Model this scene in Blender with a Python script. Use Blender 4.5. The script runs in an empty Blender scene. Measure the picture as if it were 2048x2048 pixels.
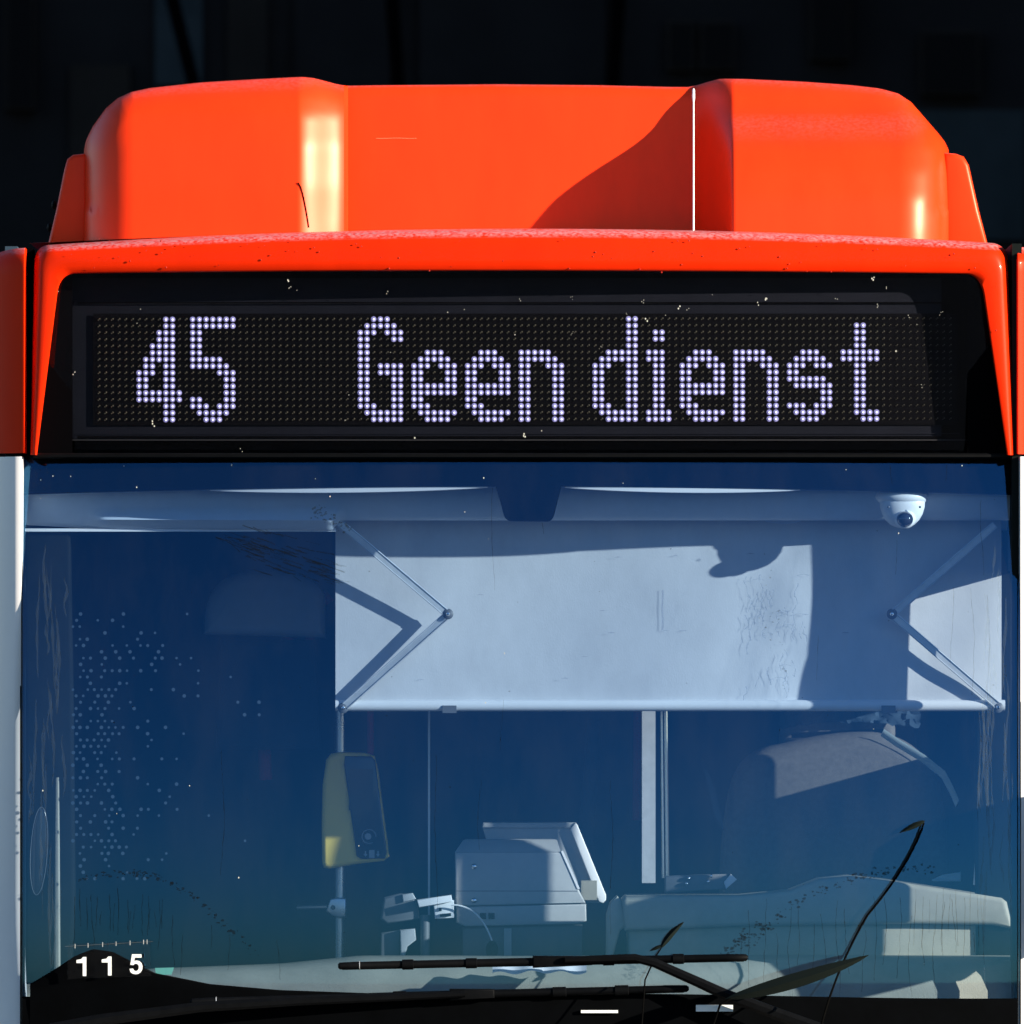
import bpy, math, random
from mathutils import Vector

# ------------------------------------------------------------------ camera, sky, sun
scene = bpy.context.scene
col = scene.collection
D, S, ZM, CZ = 25.0, 2.5 / 2048, 2.24, 1.75     # camera distance, metres per photo pixel, height of the picture centre, eye height
cd = bpy.data.cameras.new('camera'); cam = bpy.data.objects.new('camera', cd); col.objects.link(cam)
cam.location = (0, -D, CZ); cam.rotation_euler = (math.pi / 2, 0, 0)
cd.sensor_width = 36; cd.lens = 36 * D / 2.5; cd.shift_y = (ZM - CZ) / 2.5
cd.clip_start = 1; cd.clip_end = 500
cd.dof.use_dof = True; cd.dof.focus_distance = D + .05; cd.dof.aperture_fstop = 7.1
scene.camera = cam

AZ, EL = math.radians(65), math.radians(14)
SUN = Vector((math.sin(AZ) * math.cos(EL), -math.cos(AZ) * math.cos(EL), math.sin(EL)))
w = bpy.data.worlds.new('World'); scene.world = w; w.use_nodes = True
nt = w.node_tree
sky = nt.nodes.new('ShaderNodeTexSky'); sky.sky_type = 'NISHITA'; sky.sun_disc = False
sky.sun_elevation = EL; sky.sun_rotation = math.atan2(SUN.x, SUN.y)
sky.air_density = 1.0; sky.dust_density = .2; sky.ozone_density = 3.5
bg = nt.nodes['Background']; bg.inputs['Strength'].default_value = .074
nt.links.new(sky.outputs[0], bg.inputs[0])
sl = bpy.data.lights.new('sun', 'SUN'); sun = bpy.data.objects.new('sun', sl); col.objects.link(sun)
sl.energy = 5; sl.angle = math.radians(.5); sl.color = (1, .87, .69)
sun.rotation_euler = SUN.to_track_quat('Z', 'Y').to_euler(); sun.location = SUN * 30
vs = scene.view_settings
vs.view_transform = 'Standard'; vs.look = 'None'; vs.gamma = 1; vs.use_curve_mapping = False; vs.exposure = 1.3
scene.render.engine = 'CYCLES'
scene.cycles.max_bounces = 6; scene.cycles.transparent_max_bounces = 10
scene.cycles.caustics_reflective = False; scene.cycles.caustics_refractive = False

# ------------------------------------------------------------------ helpers
R = random.Random(7)
def P(px, py, y=0.0):
    """the point at depth y (0 = bus front) of a place measured on the photo"""
    k = (D + y) / D
    return Vector(((px - 1024) * S * k, y, CZ + (ZM + (1024 - py) * S - CZ) * k))

def tag(o, label, cat, group=None):
    o['label'] = label; o['category'] = cat
    if group: o['group'] = group
    return o
def thing(name, label, cat, loc=(0, 0, 0), group=None):
    o = bpy.data.objects.new(name, None); col.objects.link(o); o.location = loc; o.empty_display_size = .05
    return tag(o, label, cat, group)
class MB:
    def __init__(s): s.v = []; s.f = []
    def add(s, vs, fs):
        n = len(s.v); s.v += [Vector(p) for p in vs]; s.f += [tuple(i + n for i in f) for f in fs]; return s
    def grid(s, rows, close_u=False):
        m, n = len(rows), len(rows[0]); vs = [p for r in rows for p in r]; fs = []
        for i in range(m - 1):
            for j in range(n if close_u else n - 1):
                k = (j + 1) % n
                fs.append((i * n + j, i * n + k, (i + 1) * n + k, (i + 1) * n + j))
        return s.add(vs, fs)
    def box(s, a, b):
        (x0, y0, z0), (x1, y1, z1) = a, b
        return s.add([(x0,y0,z0),(x1,y0,z0),(x1,y1,z0),(x0,y1,z0),(x0,y0,z1),(x1,y0,z1),(x1,y1,z1),(x0,y1,z1)],
                     [(0,1,5,4),(1,2,6,5),(2,3,7,6),(3,0,4,7),(4,5,6,7),(3,2,1,0)])
    def pbox(s, x0, y0, x1, y1, d0, d1):            # box given by photo rectangle and depths
        a = P(x0, y1, d0); b = P(x1, y0, d0)
        return s.box((a.x, d0, a.z), (b.x, d1, b.z))
    def tube(s, pts, r, n=10, cap=True):
        pts = [Vector(p) for p in pts]; rs = r if isinstance(r, (list, tuple)) else [r] * len(pts)
        rows = []; up = Vector((.13, .31, .94))
        for i, p in enumerate(pts):
            t = (pts[min(i + 1, len(pts) - 1)] - pts[max(i - 1, 0)]).normalized()
            if abs(t.dot(up)) > .95: up = Vector((.9, .3, .1))
            a = t.cross(up).normalized(); b = t.cross(a)
            rows.append([p + (a * math.cos(2 * math.pi * k / n) + b * math.sin(2 * math.pi * k / n)) * rs[i] for k in range(n)])
        base = len(s.v); s.grid(rows, True)
        if cap:
            m = len(rows) - 1
            s.f.append(tuple(base + k for k in range(n))[::-1]); s.f.append(tuple(base + m * n + k for k in range(n)))
        return s
    def extrude(s, poly, d0, d1, bev=.0, steps=3, px=True):
        """photo outline pushed from depth d0 back to d1 with rounded front edges"""
        pts = [(P(a, b, d0).x, P(a, b, d0).z) for a, b in poly] if px else list(poly)
        area = sum(pts[i][0] * pts[(i + 1) % len(pts)][1] - pts[(i + 1) % len(pts)][0] * pts[i][1] for i in range(len(pts)))
        if area < 0: pts = pts[::-1]
        n = len(pts)
        def inset(d):
            out = []
            for i in range(n):
                a, b, c = Vector(pts[i - 1]), Vector(pts[i]), Vector(pts[(i + 1) % n])
                e1 = (b - a); e2 = (c - b)
                if e1.length < 1e-9 or e2.length < 1e-9: out.append(b); continue
                e1.normalize(); e2.normalize()
                n1 = Vector((-e1.y, e1.x)); n2 = Vector((-e2.y, e2.x))
                m = n1 + n2
                if m.length < 1e-6: out.append(b); continue
                m.normalize(); k = d / max(.45, m.dot(n1)); out.append(b + m * k)
            return out
        rings = []
        if bev > 0:
            for k in range(steps + 1):
                a = math.pi / 2 * k / steps
                rings.append([(p.x, d0 + bev * (1 - math.sin(a)), p.y) for p in inset(bev * (1 - math.cos(a)))])
            rings = rings[::-1]
        else: rings.append([(p[0], d0, p[1]) for p in pts])
        rings.append([(p[0], d1, p[1]) for p in pts])
        base = len(s.v); s.grid(rings, True)
        s.f.append(tuple(base + i for i in range(n)))
        m = (len(rings) - 1) * n; s.f.append(tuple(base + m + i for i in range(n))[::-1])
        return s
    def ribbon(s, pts, wd, yf):
        """thin flat strip along photo points on a surface y = yf(point)"""
        L = []; Rr = []
        for i, (a, b) in enumerate(pts):
            a0, b0 = pts[max(0, i - 1)]; a1, b1 = pts[min(len(pts) - 1, i + 1)]
            tx, ty = a1 - a0, b1 - b0; l = math.hypot(tx, ty) or 1
            ww = wd[i] if isinstance(wd, list) else wd
            nx, ny = -ty / l * ww / 2, tx / l * ww / 2
            L.append(P(a + nx, b + ny, yf(a + nx, b + ny))); Rr.append(P(a - nx, b - ny, yf(a - nx, b - ny)))
        return s.grid([L, Rr])
    def dome(s, c, r, h, n=8, rings=2):
        rows = []
        for i in range(rings + 1):
            a = math.pi / 2 * i / rings
            rows.append([(c[0] + r * math.cos(a) * math.cos(2 * math.pi * k / n), c[1] - h * math.sin(a), c[2] + r * math.cos(a) * math.sin(2 * math.pi * k / n)) for k in range(n)])
        return s.grid(rows, True)
    def ellipsoid(s, c, rx, ry, rz, n=24, m=14, z0=-1, z1=1):
        rows = []
        for i in range(m + 1):
            t = math.asin(z0) + (math.asin(z1) - math.asin(z0)) * i / m
            rows.append([(c[0] + rx * math.cos(t) * math.cos(2 * math.pi * k / n), c[1] + ry * math.cos(t) * math.sin(2 * math.pi * k / n), c[2] + rz * math.sin(t)) for k in range(n)])
        return s.grid(rows, True)
    def build(s, name, mat, parent=None, smooth=True, angle=40, kind=None):
        me = bpy.data.meshes.new(name); me.from_pydata([tuple(v) for v in s.v], [], s.f); me.update()
        import bmesh
        bm = bmesh.new(); bm.from_mesh(me); bmesh.ops.recalc_face_normals(bm, faces=bm.faces)
        if smooth:
            for f in bm.faces: f.smooth = True
            for e in bm.edges:
                if len(e.link_faces) == 2 and e.calc_face_angle(0) > math.radians(angle): e.smooth = False
        bm.to_mesh(me); bm.free()
        me.materials.append(mat)
        o = bpy.data.objects.new(name, me); col.objects.link(o)
        if parent is not None:
            o.parent = parent
            if parent.type == 'EMPTY': o.location = -Vector(parent.location)
        if kind: o['kind'] = kind
        return o

def bez(a, c, b, n):
    return [((1-t)**2*a[0]+2*t*(1-t)*c[0]+t*t*b[0], (1-t)**2*a[1]+2*t*(1-t)*c[1]+t*t*b[1]) for t in [i / n for i in range(n + 1)]]
def interp(tab, x):
    if x <= tab[0][0]: return tab[0][1]
    for (a, b), (c, d) in zip(tab, tab[1:]):
        if x <= c: return b + (d - b) * (x - a) / (c - a)
    return tab[-1][1]
def sstep(a, b, x):
    if a > b: return 1 - sstep(b, a, x)
    t = max(0, min(1, (x - a) / (b - a))); return t * t * (3 - 2 * t)

# ------------------------------------------------------------------ materials
def mat(name, c, rough=.5, metal=0, coat=0, coat_rough=.05, spec=.5, emit=None, es=0, noise=0, nscale=8, bump=0, bscale=60, stretch=None):
    m = bpy.data.materials.new(name); m.use_nodes = True; t = m.node_tree; b = t.nodes['Principled BSDF']
    b.inputs['Base Color'].default_value = (*c, 1); b.inputs['Roughness'].default_value = rough
    b.inputs['Metallic'].default_value = metal; b.inputs['Coat Weight'].default_value = coat
    b.inputs['Coat Roughness'].default_value = coat_rough; b.inputs['Specular IOR Level'].default_value = spec
    if emit: b.inputs['Emission Color'].default_value = (*emit, 1); b.inputs['Emission Strength'].default_value = es
    tc = t.nodes.new('ShaderNodeTexCoord'); src = tc.outputs['Object']
    if stretch:
        mp = t.nodes.new('ShaderNodeMapping'); mp.inputs['Scale'].default_value = stretch
        t.links.new(src, mp.inputs[0]); src = mp.outputs[0]
    if noise:
        n = t.nodes.new('ShaderNodeTexNoise'); n.inputs['Scale'].default_value = nscale; n.inputs['Detail'].default_value = 8
        n.inputs['Roughness'].default_value = .65
        t.links.new(src, n.inputs['Vector'])
        r = t.nodes.new('ShaderNodeMapRange'); r.inputs['From Min'].default_value = .3; r.inputs['From Max'].default_value = .7
        r.inputs['To Min'].default_value = 1 - noise; r.inputs['To Max'].default_value = 1 + noise * .6
        t.links.new(n.outputs[0], r.inputs['Value'])
        mx = t.nodes.new('ShaderNodeMix'); mx.data_type = 'RGBA'; mx.blend_type = 'MULTIPLY'; mx.inputs[0].default_value = 1
        mx.inputs[6].default_value = (*c, 1); t.links.new(r.outputs[0], mx.inputs[7]); t.links.new(mx.outputs[2], b.inputs['Base Color'])
        r2 = t.nodes.new('ShaderNodeMapRange'); r2.inputs['To Min'].default_value = max(0, rough - .12); r2.inputs['To Max'].default_value = min(1, rough + .12)
        t.links.new(n.outputs[0], r2.inputs['Value']); t.links.new(r2.outputs[0], b.inputs['Roughness'])
    if bump:
        n2 = t.nodes.new('ShaderNodeTexNoise'); n2.inputs['Scale'].default_value = bscale; n2.inputs['Detail'].default_value = 4
        t.links.new(src, n2.inputs['Vector'])
        bp = t.nodes.new('ShaderNodeBump'); bp.inputs['Strength'].default_value = bump; bp.inputs['Distance'].default_value = .002
        t.links.new(n2.outputs[0], bp.inputs['Height']); t.links.new(bp.outputs[0], b.inputs['Normal'])
        if coat: t.links.new(bp.outputs[0], b.inputs['Coat Normal'])
    return m

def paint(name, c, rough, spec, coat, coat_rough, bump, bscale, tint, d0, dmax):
    """bus lacquer: red body colour, red-tinted sheen, thin clear coat, streaky wear and a pale sky reflection painted on upward faces"""
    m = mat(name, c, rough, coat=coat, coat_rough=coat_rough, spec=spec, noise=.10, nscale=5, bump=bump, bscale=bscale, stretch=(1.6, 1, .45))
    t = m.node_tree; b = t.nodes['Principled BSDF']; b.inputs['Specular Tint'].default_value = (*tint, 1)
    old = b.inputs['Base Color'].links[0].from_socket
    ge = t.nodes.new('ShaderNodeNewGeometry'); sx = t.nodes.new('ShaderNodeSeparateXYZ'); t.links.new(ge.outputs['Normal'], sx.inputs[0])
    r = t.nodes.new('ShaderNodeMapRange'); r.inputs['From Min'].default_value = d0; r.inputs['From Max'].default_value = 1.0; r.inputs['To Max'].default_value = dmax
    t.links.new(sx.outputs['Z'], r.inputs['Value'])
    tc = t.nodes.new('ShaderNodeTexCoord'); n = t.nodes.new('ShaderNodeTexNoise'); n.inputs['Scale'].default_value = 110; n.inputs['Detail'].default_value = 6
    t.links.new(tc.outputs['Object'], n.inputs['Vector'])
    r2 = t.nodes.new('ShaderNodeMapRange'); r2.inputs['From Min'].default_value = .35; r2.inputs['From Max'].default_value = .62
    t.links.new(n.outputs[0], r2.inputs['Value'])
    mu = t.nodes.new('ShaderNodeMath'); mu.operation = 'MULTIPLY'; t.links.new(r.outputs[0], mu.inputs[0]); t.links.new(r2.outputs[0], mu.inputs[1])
    mx = t.nodes.new('ShaderNodeMix'); mx.data_type = 'RGBA'; t.links.new(mu.outputs[0], mx.inputs[0]); t.links.new(old, mx.inputs[6]); mx.inputs[7].default_value = (.62, .36, .38, 1)  # pale pink sky reflection mixed into the colour of upward faces
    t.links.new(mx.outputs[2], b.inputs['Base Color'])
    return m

def glass(name, tint, ior, gloss, dirt=0., dscale=30, film=0.):
    """clear pane: tinted see-through layer under a mirror layer by Fresnel, a little dirt on it"""
    m = bpy.data.materials.new(name); m.use_nodes = True; t = m.node_tree; t.nodes.clear()
    out = t.nodes.new('ShaderNodeOutputMaterial'); tr = t.nodes.new('ShaderNodeBsdfTransparent'); gl = t.nodes.new('ShaderNodeBsdfGlossy')
    mx = t.nodes.new('ShaderNodeMixShader')
    ge = t.nodes.new('ShaderNodeNewGeometry'); dt = t.nodes.new('ShaderNodeVectorMath'); dt.operation = 'DOT_PRODUCT'
    t.links.new(ge.outputs['Normal'], dt.inputs[0]); t.links.new(ge.outputs['Incoming'], dt.inputs[1])
    def mth(op, a, b=None):
        n = t.nodes.new('ShaderNodeMath'); n.operation = op
        for i, q in enumerate((a, b)):
            if q is None: continue
            if isinstance(q, (int, float)): n.inputs[i].default_value = q
            else: t.links.new(q, n.inputs[i])
        return n.outputs[0]
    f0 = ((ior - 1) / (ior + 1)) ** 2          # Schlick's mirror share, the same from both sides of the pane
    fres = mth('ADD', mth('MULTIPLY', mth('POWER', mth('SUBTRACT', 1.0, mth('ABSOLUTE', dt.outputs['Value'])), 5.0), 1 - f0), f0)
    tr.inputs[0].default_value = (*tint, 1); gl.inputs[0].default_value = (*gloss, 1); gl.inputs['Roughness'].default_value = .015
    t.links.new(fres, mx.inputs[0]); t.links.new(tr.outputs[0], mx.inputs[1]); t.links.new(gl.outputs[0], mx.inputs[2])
    last = mx.outputs[0]
    if dirt:
        tc = t.nodes.new('ShaderNodeTexCoord'); mp = t.nodes.new('ShaderNodeMapping'); mp.inputs['Scale'].default_value = (1, 1, .35)
        n = t.nodes.new('ShaderNodeTexNoise'); n.inputs['Scale'].default_value = 5; n.inputs['Detail'].default_value = 10; n.inputs['Roughness'].default_value = .7
        t.links.new(tc.outputs['Object'], mp.inputs[0]); t.links.new(mp.outputs[0], n.inputs['Vector'])
        r = t.nodes.new('ShaderNodeMapRange'); r.inputs['From Min'].default_value = .42; r.inputs['From Max'].default_value = .8
        r.inputs['To Min'].default_value = film; r.inputs['To Max'].default_value = film + dirt
        t.links.new(n.outputs[0], r.inputs['Value'])
        df = t.nodes.new('ShaderNodeBsdfDiffuse'); df.inputs[0].default_value = (.3, .32, .33, 1)
        m2 = t.nodes.new('ShaderNodeMixShader'); t.links.new(r.outputs[0], m2.inputs[0]); t.links.new(last, m2.inputs[1]); t.links.new(df.outputs[0], m2.inputs[2])
        last = m2.outputs[0]
    t.links.new(last, out.inputs[0])
    return m

M = {}
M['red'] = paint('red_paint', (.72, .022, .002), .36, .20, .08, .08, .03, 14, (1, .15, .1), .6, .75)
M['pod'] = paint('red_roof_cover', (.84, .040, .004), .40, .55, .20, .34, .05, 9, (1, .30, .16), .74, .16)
M['white'] = mat('white_paint', (.8, .8, .82), .4, coat=.6, coat_rough=.1, noise=.04, nscale=6)
M['black'] = mat('black_gloss', (.004, .004, .005), .3, noise=.2)
M['rubber'] = mat('black_rubber', (.0022, .0026, .0034), .6, spec=.06, noise=.3, nscale=30, bump=.2)
M['void'] = mat('black_matt', (.0015, .0015, .002), .9, spec=0)
M['panel'] = mat('display_panel', (.006, .007, .012), .7, spec=.05, noise=.2, nscale=12)
M['strip'] = mat('dull_grey_edge', (.03, .03, .034), .7, spec=.05)
M['board'] = mat('display_board', (.002, .002, .003), .8, spec=.02)
M['led'] = mat('led_lit', (.8, .8, .9), .4, emit=(.80, .76, 1), es=.7)
M['halo'] = mat('led_glare_halo', (.2, .2, .4), .4, emit=(.26, .22, .60), es=.09)  # camera glare round the lit dots, made as faintly glowing discs
M['led_off'] = mat('led_unlit', (.065, .062, .048), .3)
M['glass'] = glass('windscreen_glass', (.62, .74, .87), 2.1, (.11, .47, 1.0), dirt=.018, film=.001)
M['dglass'] = glass('destination_glass', (.92, .93, .95), 1.32, (.7, .8, 1), dirt=.0)
M['sglass'] = glass('side_glass', (.74, .80, .86), 1.45, (.9, .95, 1))
M['frit'] = mat('black_glass_print', (.002, .002, .003), .8, spec=0)
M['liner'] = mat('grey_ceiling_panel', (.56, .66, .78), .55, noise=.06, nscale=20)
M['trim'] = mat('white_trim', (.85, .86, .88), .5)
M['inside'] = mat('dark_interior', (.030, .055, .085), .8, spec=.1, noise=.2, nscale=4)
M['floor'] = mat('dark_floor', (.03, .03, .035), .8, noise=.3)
M['blind'] = mat('grey_blind_fabric', (.60, .615, .635), .85, spec=.1, noise=.12, nscale=7, bump=.15, bscale=300, stretch=(1, 1, .6))
M['bar'] = mat('blind_bar', (.72, .74, .76), .45, noise=.04)
M['alu'] = mat('aluminium', (.62, .65, .68), .38, metal=.45, noise=.1, nscale=40)
M['steel'] = mat('steel_tube', (.5, .53, .56), .28, metal=.9, noise=.08)
M['chrome'] = mat('bright_metal', (.85, .85, .85), .15, metal=1)
M['camwhite'] = mat('white_plastic', (.85, .86, .86), .35, noise=.02)
M['lens'] = mat('dark_lens', (.02, .025, .04), .05, coat=1)
M['grey'] = mat('grey_plastic', (.38, .40, .41), .5, noise=.06, nscale=25, bump=.2, bscale=400)
M['dgrey'] = mat('dark_grey_plastic', (.10, .11, .12), .55, noise=.1, nscale=20)
M['dash'] = mat('dash_plastic', (.33, .32, .26), .6, noise=.15, nscale=12, bump=.35, bscale=350)
M['dashb'] = mat('black_dash', (.005, .008, .008), .8, spec=.1, noise=.3, nscale=20)
M['yellow'] = mat('yellow_plastic', (.95, .70, .13), .45, noise=.05)
M['screen'] = mat('dark_screen', (.02, .025, .03), .15)
M['icon'] = mat('icon_print', (.35, .38, .42), .6)
M['seat'] = mat('seat_fabric', (.12, .12, .118), .9, spec=.05, noise=.2, nscale=60, bump=.4, bscale=500)
M['seatblue'] = mat('pale_blue_cloth', (.62, .80, .86), .8, noise=.1)
M['redrail'] = mat('red_handrail', (.55, .02, .09), .7, spec=.1)
M['paper'] = mat('white_paper', (.85, .84, .86), .7)
M['green'] = mat('green_card', (.25, .62, .42), .6)
M['digit'] = mat('white_digits', (.82, .86, .86), .6)
M['clear'] = glass('clear_plastic', (.95, .95, .95), 1.4, (1, 1, 1))
M['dots'] = mat('pale_dot_print', (.036, .066, .10), .8)
M['drip'] = mat('dried_dirt', (.010, .013, .016), .9, spec=.1)
def film(name, c, a):
    m = mat(name, c, .9, spec=.1); t = m.node_tree; b = t.nodes['Principled BSDF']; b.inputs['Alpha'].default_value = a
    return m
M['drip'] = film('dried_dirt', (.004, .007, .010), .36)
M['speck'] = mat('pale_specks', (.55, .55, .5), .8)
M['scr'] = mat('scratch', (.75, .25, .12), .6)
M['drop'] = mat('water_drops', (.42, .02, .004), .12, coat=1, coat_rough=.02)
M['cowl'] = mat('black_cowl', (.0012, .0015, .0020), .9, spec=.02, noise=.4, nscale=10)
M['stem'] = mat('dark_stem', (.002, .002, .002), .9, spec=.02)
M['leafd'] = mat('dark_leaf', (.008, .012, .011), .8, spec=.03)
M['blade'] = mat('dark_grass', (.003, .0045, .004), .9, spec=.02)
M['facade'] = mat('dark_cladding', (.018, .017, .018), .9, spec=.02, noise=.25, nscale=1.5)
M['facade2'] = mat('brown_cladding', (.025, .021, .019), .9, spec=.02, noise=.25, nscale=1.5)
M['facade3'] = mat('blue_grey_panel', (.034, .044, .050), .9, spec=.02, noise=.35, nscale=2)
M['wglass'] = mat('dark_window', (.003, .003, .004), .5, spec=.05)
M['asphalt'] = mat('asphalt', (.05, .05, .052), .9, noise=.3, nscale=3, bump=.4, bscale=80)

# ------------------------------------------------------------------ ground and background
g = MB().add([(-300, -300, 0), (300, -300, 0), (300, 300, 0), (-300, 300, 0)], [(0, 1, 2, 3)]).build('ground', M['asphalt'])
g['kind'] = 'structure'
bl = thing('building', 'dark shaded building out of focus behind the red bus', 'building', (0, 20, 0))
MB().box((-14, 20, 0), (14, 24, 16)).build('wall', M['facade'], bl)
MB().box((9, 6, 0), (14, 19.99, 16)).build('unseen_shade_wing', M['facade'], bl)  # out of view, added to keep the sun off the wall
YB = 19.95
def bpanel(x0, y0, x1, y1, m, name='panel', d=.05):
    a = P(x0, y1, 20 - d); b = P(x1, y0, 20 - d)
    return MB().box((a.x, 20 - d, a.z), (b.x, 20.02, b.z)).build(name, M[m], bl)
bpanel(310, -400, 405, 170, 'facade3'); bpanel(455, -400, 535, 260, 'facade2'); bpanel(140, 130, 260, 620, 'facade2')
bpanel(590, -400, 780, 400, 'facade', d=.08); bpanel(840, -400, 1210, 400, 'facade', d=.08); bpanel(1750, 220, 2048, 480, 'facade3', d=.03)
for x0, y0, x1, y1 in ((1335, 40, 1390, 140), (1400, 40, 1470, 140), (10, -60, 70, 220), (1620, -80, 1700, 120), (1840, 60, 1960, 190)):
    wn = bpanel(x0, y0, x1, y1, 'facade2', 'window', .10)
    a = P(x0 + 6, y1 - 6, 19.88); b = P(x1 - 6, y0 + 6, 19.88)
    MB().box((a.x, 19.89, a.z), (b.x, 19.91, b.z)).build('pane', M['wglass'], wn).location = (0, 0, 0)
for pts in (((800, 230), (775, -120)), ((1222, 230), (1245, -120)), ((390, 180), (330, -60))):
    MB().tube([P(a, b, 19.6) for a, b in pts], .03, 8).build('downpipe', M['void'], bl)

# ------------------------------------------------------------------ the bus
bus = thing('bus', 'red city bus with white corner posts, roof covers and a lit destination display', 'bus', (0, 0, 0))
def bow(x): return .06 * x * x
def bowp(px): return bow((px - 1024) * S)

# --- roof cover: two raised pods with a recess between them
SIL = [(168, 520), (168, 300), (172, 280), (186, 252), (212, 216), (236, 196), (262, 184), (300, 176), (400, 165), (500, 159), (585, 154.5), (606, 154), (626, 156), (650, 162), (672, 168), (692, 171.5),
       (760, 170.5), (1000, 168.5), (1200, 170.5), (1345, 174), (1375, 174), (1392, 171), (1415, 164), (1435, 158.5), (1450, 157.5), (1490, 158), (1600, 163), (1700, 170), (1760, 177), (1796, 187), (1822, 204), (1850, 236),
       (1876, 266), (1890, 284), (1895, 300), (1897, 520)]
def dsil(x, y):
    best = 1e9
    for (ax, ay), (bx, by) in zip(SIL, SIL[1:]):
        dx, dy = bx - ax, by - ay; t = max(0, min(1, ((x - ax) * dx + (y - ay) * dy) / (dx * dx + dy * dy)))
        best = min(best, math.hypot(x - ax - t * dx, y - ay - t * dy))
    return best
YR = .86
POD = [(-.10, .295), (0, .29), (.07, .28), (.142, .25), (.20, .207), (.24, .152), (.27, .095), (.30, .063), (.36, .034), (.4, .03)]
PODL = [(-.10, .28), (0, .275), (.10, .272), (.2, .262), (.28, .242), (.33, .212), (.36, .18), (.4, .15)]      # the left pod stands more upright
def pody(h, px):
    e = .014; T = PODL if px < 1000 else POD
    return YR - (interp(T, h - e) + interp(T, h) * 2 + interp(T, h + e)) / 4
def lin(a, b, x): return max(0, min(1, (x - a) / (b - a)))
def soft(a, b, x): return .55 * lin(a, b, x) + .45 * sstep(a, b, x)
def roofy(px, py):
    h = (455 - py) * S
    yp = pody(h, px); yr = YR + .05 * max(0, h) / .36
    k = (.26 * soft(598, 690, px) + .74 * sstep(688, 695, px)) * (1 - soft(1388, 1466, px))
    y = yp + (yr - yp) * k + .03 * ((px - 1024) * S) ** 2
    # plan rounding of the outer corners and a softened top edge
    for e, sgn in ((168, 1), (1897, -1)):
        d = (px - e) * sgn; rr = 100
        if d < rr: y += (rr - math.sqrt(max(0, rr * rr - (rr - d) ** 2))) * S * 1.25
    d = dsil(px, py) if py < 420 else 99
    rr = 46 - 20 * k
    if d < rr: y += (rr - math.sqrt(max(0, rr * rr - (rr - d) ** 2))) * S * .8
    return y
silx = [(168, 300)] + [(x, y) for x, y in SIL[2:-2]] + [(1897, 300)]
xs = [168 + 3 * i for i in range(34)] + [270 + 15 * i for i in range(21)] + [585 + 4 * i for i in range(25)] + [686, 688, 689.5, 691, 692.5, 694, 696, 700] + [705 + 20 * i for i in range(33)] + [1365 + 4 * i for i in range(29)] + [1485 + 15 * i for i in range(20)] + [1785 + 4 * i for i in range(28)] + [1897]
xs = sorted(set(xs))
NV = 40
rows = []
for x in xs:
    top = interp(silx, x); c = []
    for i in range(NV + 1):
        v = 1 - (1 - i / NV) ** 1.7
        py = 505 + (top - 505) * v
        c.append(P(x, py, roofy(x, py)))
    rows.append(c)
rc = MB().grid(rows)
edge = rows[0][:-1] + [r[-1] for r in rows] + rows[-1][-2::-1]
rc.grid([edge, [Vector((p.x, 2.2, p.z)) for p in edge], [Vector((p.x, 5.5, p.z)) for p in edge]])
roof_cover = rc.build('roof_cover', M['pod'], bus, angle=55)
an0 = MB().tube([P(1387, y, .40) for y in (177, 180, 196, 204, 330, 475)], [.0015, .0036, .0040, .0022, .0022, .0024], 8).build('aerial', M['trim'], bus)
# thin scratch line and faint marks
MB().ribbon([(752 + 9 * i, 276.5 + .4 * math.sin(i)) for i in range(10)], .7, lambda a, b: roofy(a, b) - .002).build('scratch', M['scr'], roof_cover)
MB().tube([P(596 + 22 * (i / 10) ** .6, 365 + 90 * i / 10, roofy(596 + 22 * (i / 10) ** .6, 365 + 90 * i / 10) - .002) for i in range(11)], .0014, 5).build('cable', M['stem'], roof_cover)
for poly in ([(88, 520), (112, 420), (128, 340), (134, 318), (146, 309), (176, 306), (176, 520)],
             [(1888, 520), (1888, 305), (1912, 307), (1928, 313), (1938, 330), (1958, 420), (1984, 520)]):
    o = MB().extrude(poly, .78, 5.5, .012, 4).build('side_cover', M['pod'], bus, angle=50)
    sgn = -1 if poly[0][0] < 500 else 1
    for k, (px, py) in enumerate(((108, 410), (99, 455)) if sgn < 0 else ((1953, 412), (1962, 452))):
        p = P(px, py, .86 + .05 * k)
        MB().ellipsoid(p, .007, .02, .012, 10, 6).build('latch', M['rubber'], o)

# --- front header (fascia round the destination glass)
N1, N2, N3 = 24, 10, 60
outer = bez((60, 910), (63, 720), (66, 532), N1)[:-1] + bez((66, 532), (68, 494), (96, 490), N2)[:-1] + bez((96, 490), (1024, 427), (1984, 486), N3)[:-1] + bez((1984, 486), (2014, 489), (2019, 530), N2)[:-1] + bez((2019, 530), (2026, 720), (2030, 910), N1)
inner = bez((74, 910), (95, 740), (115, 585), N1)[:-1] + bez((115, 585), (120, 549), (150, 547), N2)[:-1] + bez((150, 547), (1024, 536), (1930, 548), N3)[:-1] + bez((1930, 548), (1960, 549), (1967, 590), N2)[:-1] + bez((1967, 590), (1990, 740), (2014, 910), N1)
rings = []
for f, y in ((0, .5), (0, .10), (.015, .07), (.05, .043), (.11, .022), (.2, .009), (.32, .002), (.5, -.002), (.75, -.004), (.95, -.002), (1, .004), (1, .075)):
    rings.append([P(a[0] + (b[0] - a[0]) * f, a[1] + (b[1] - a[1]) * f, y + bowp(a[0])) for a, b in zip(outer, inner)])
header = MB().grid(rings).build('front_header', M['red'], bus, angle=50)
# roof deck behind the header
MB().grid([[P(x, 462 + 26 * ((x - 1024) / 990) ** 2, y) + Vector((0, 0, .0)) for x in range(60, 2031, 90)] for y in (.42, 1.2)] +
          [[Vector(((x - 1024) * S, 6, 2.93)) for x in range(60, 2031, 90)]]).build('roof', M['red'], bus)
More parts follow.
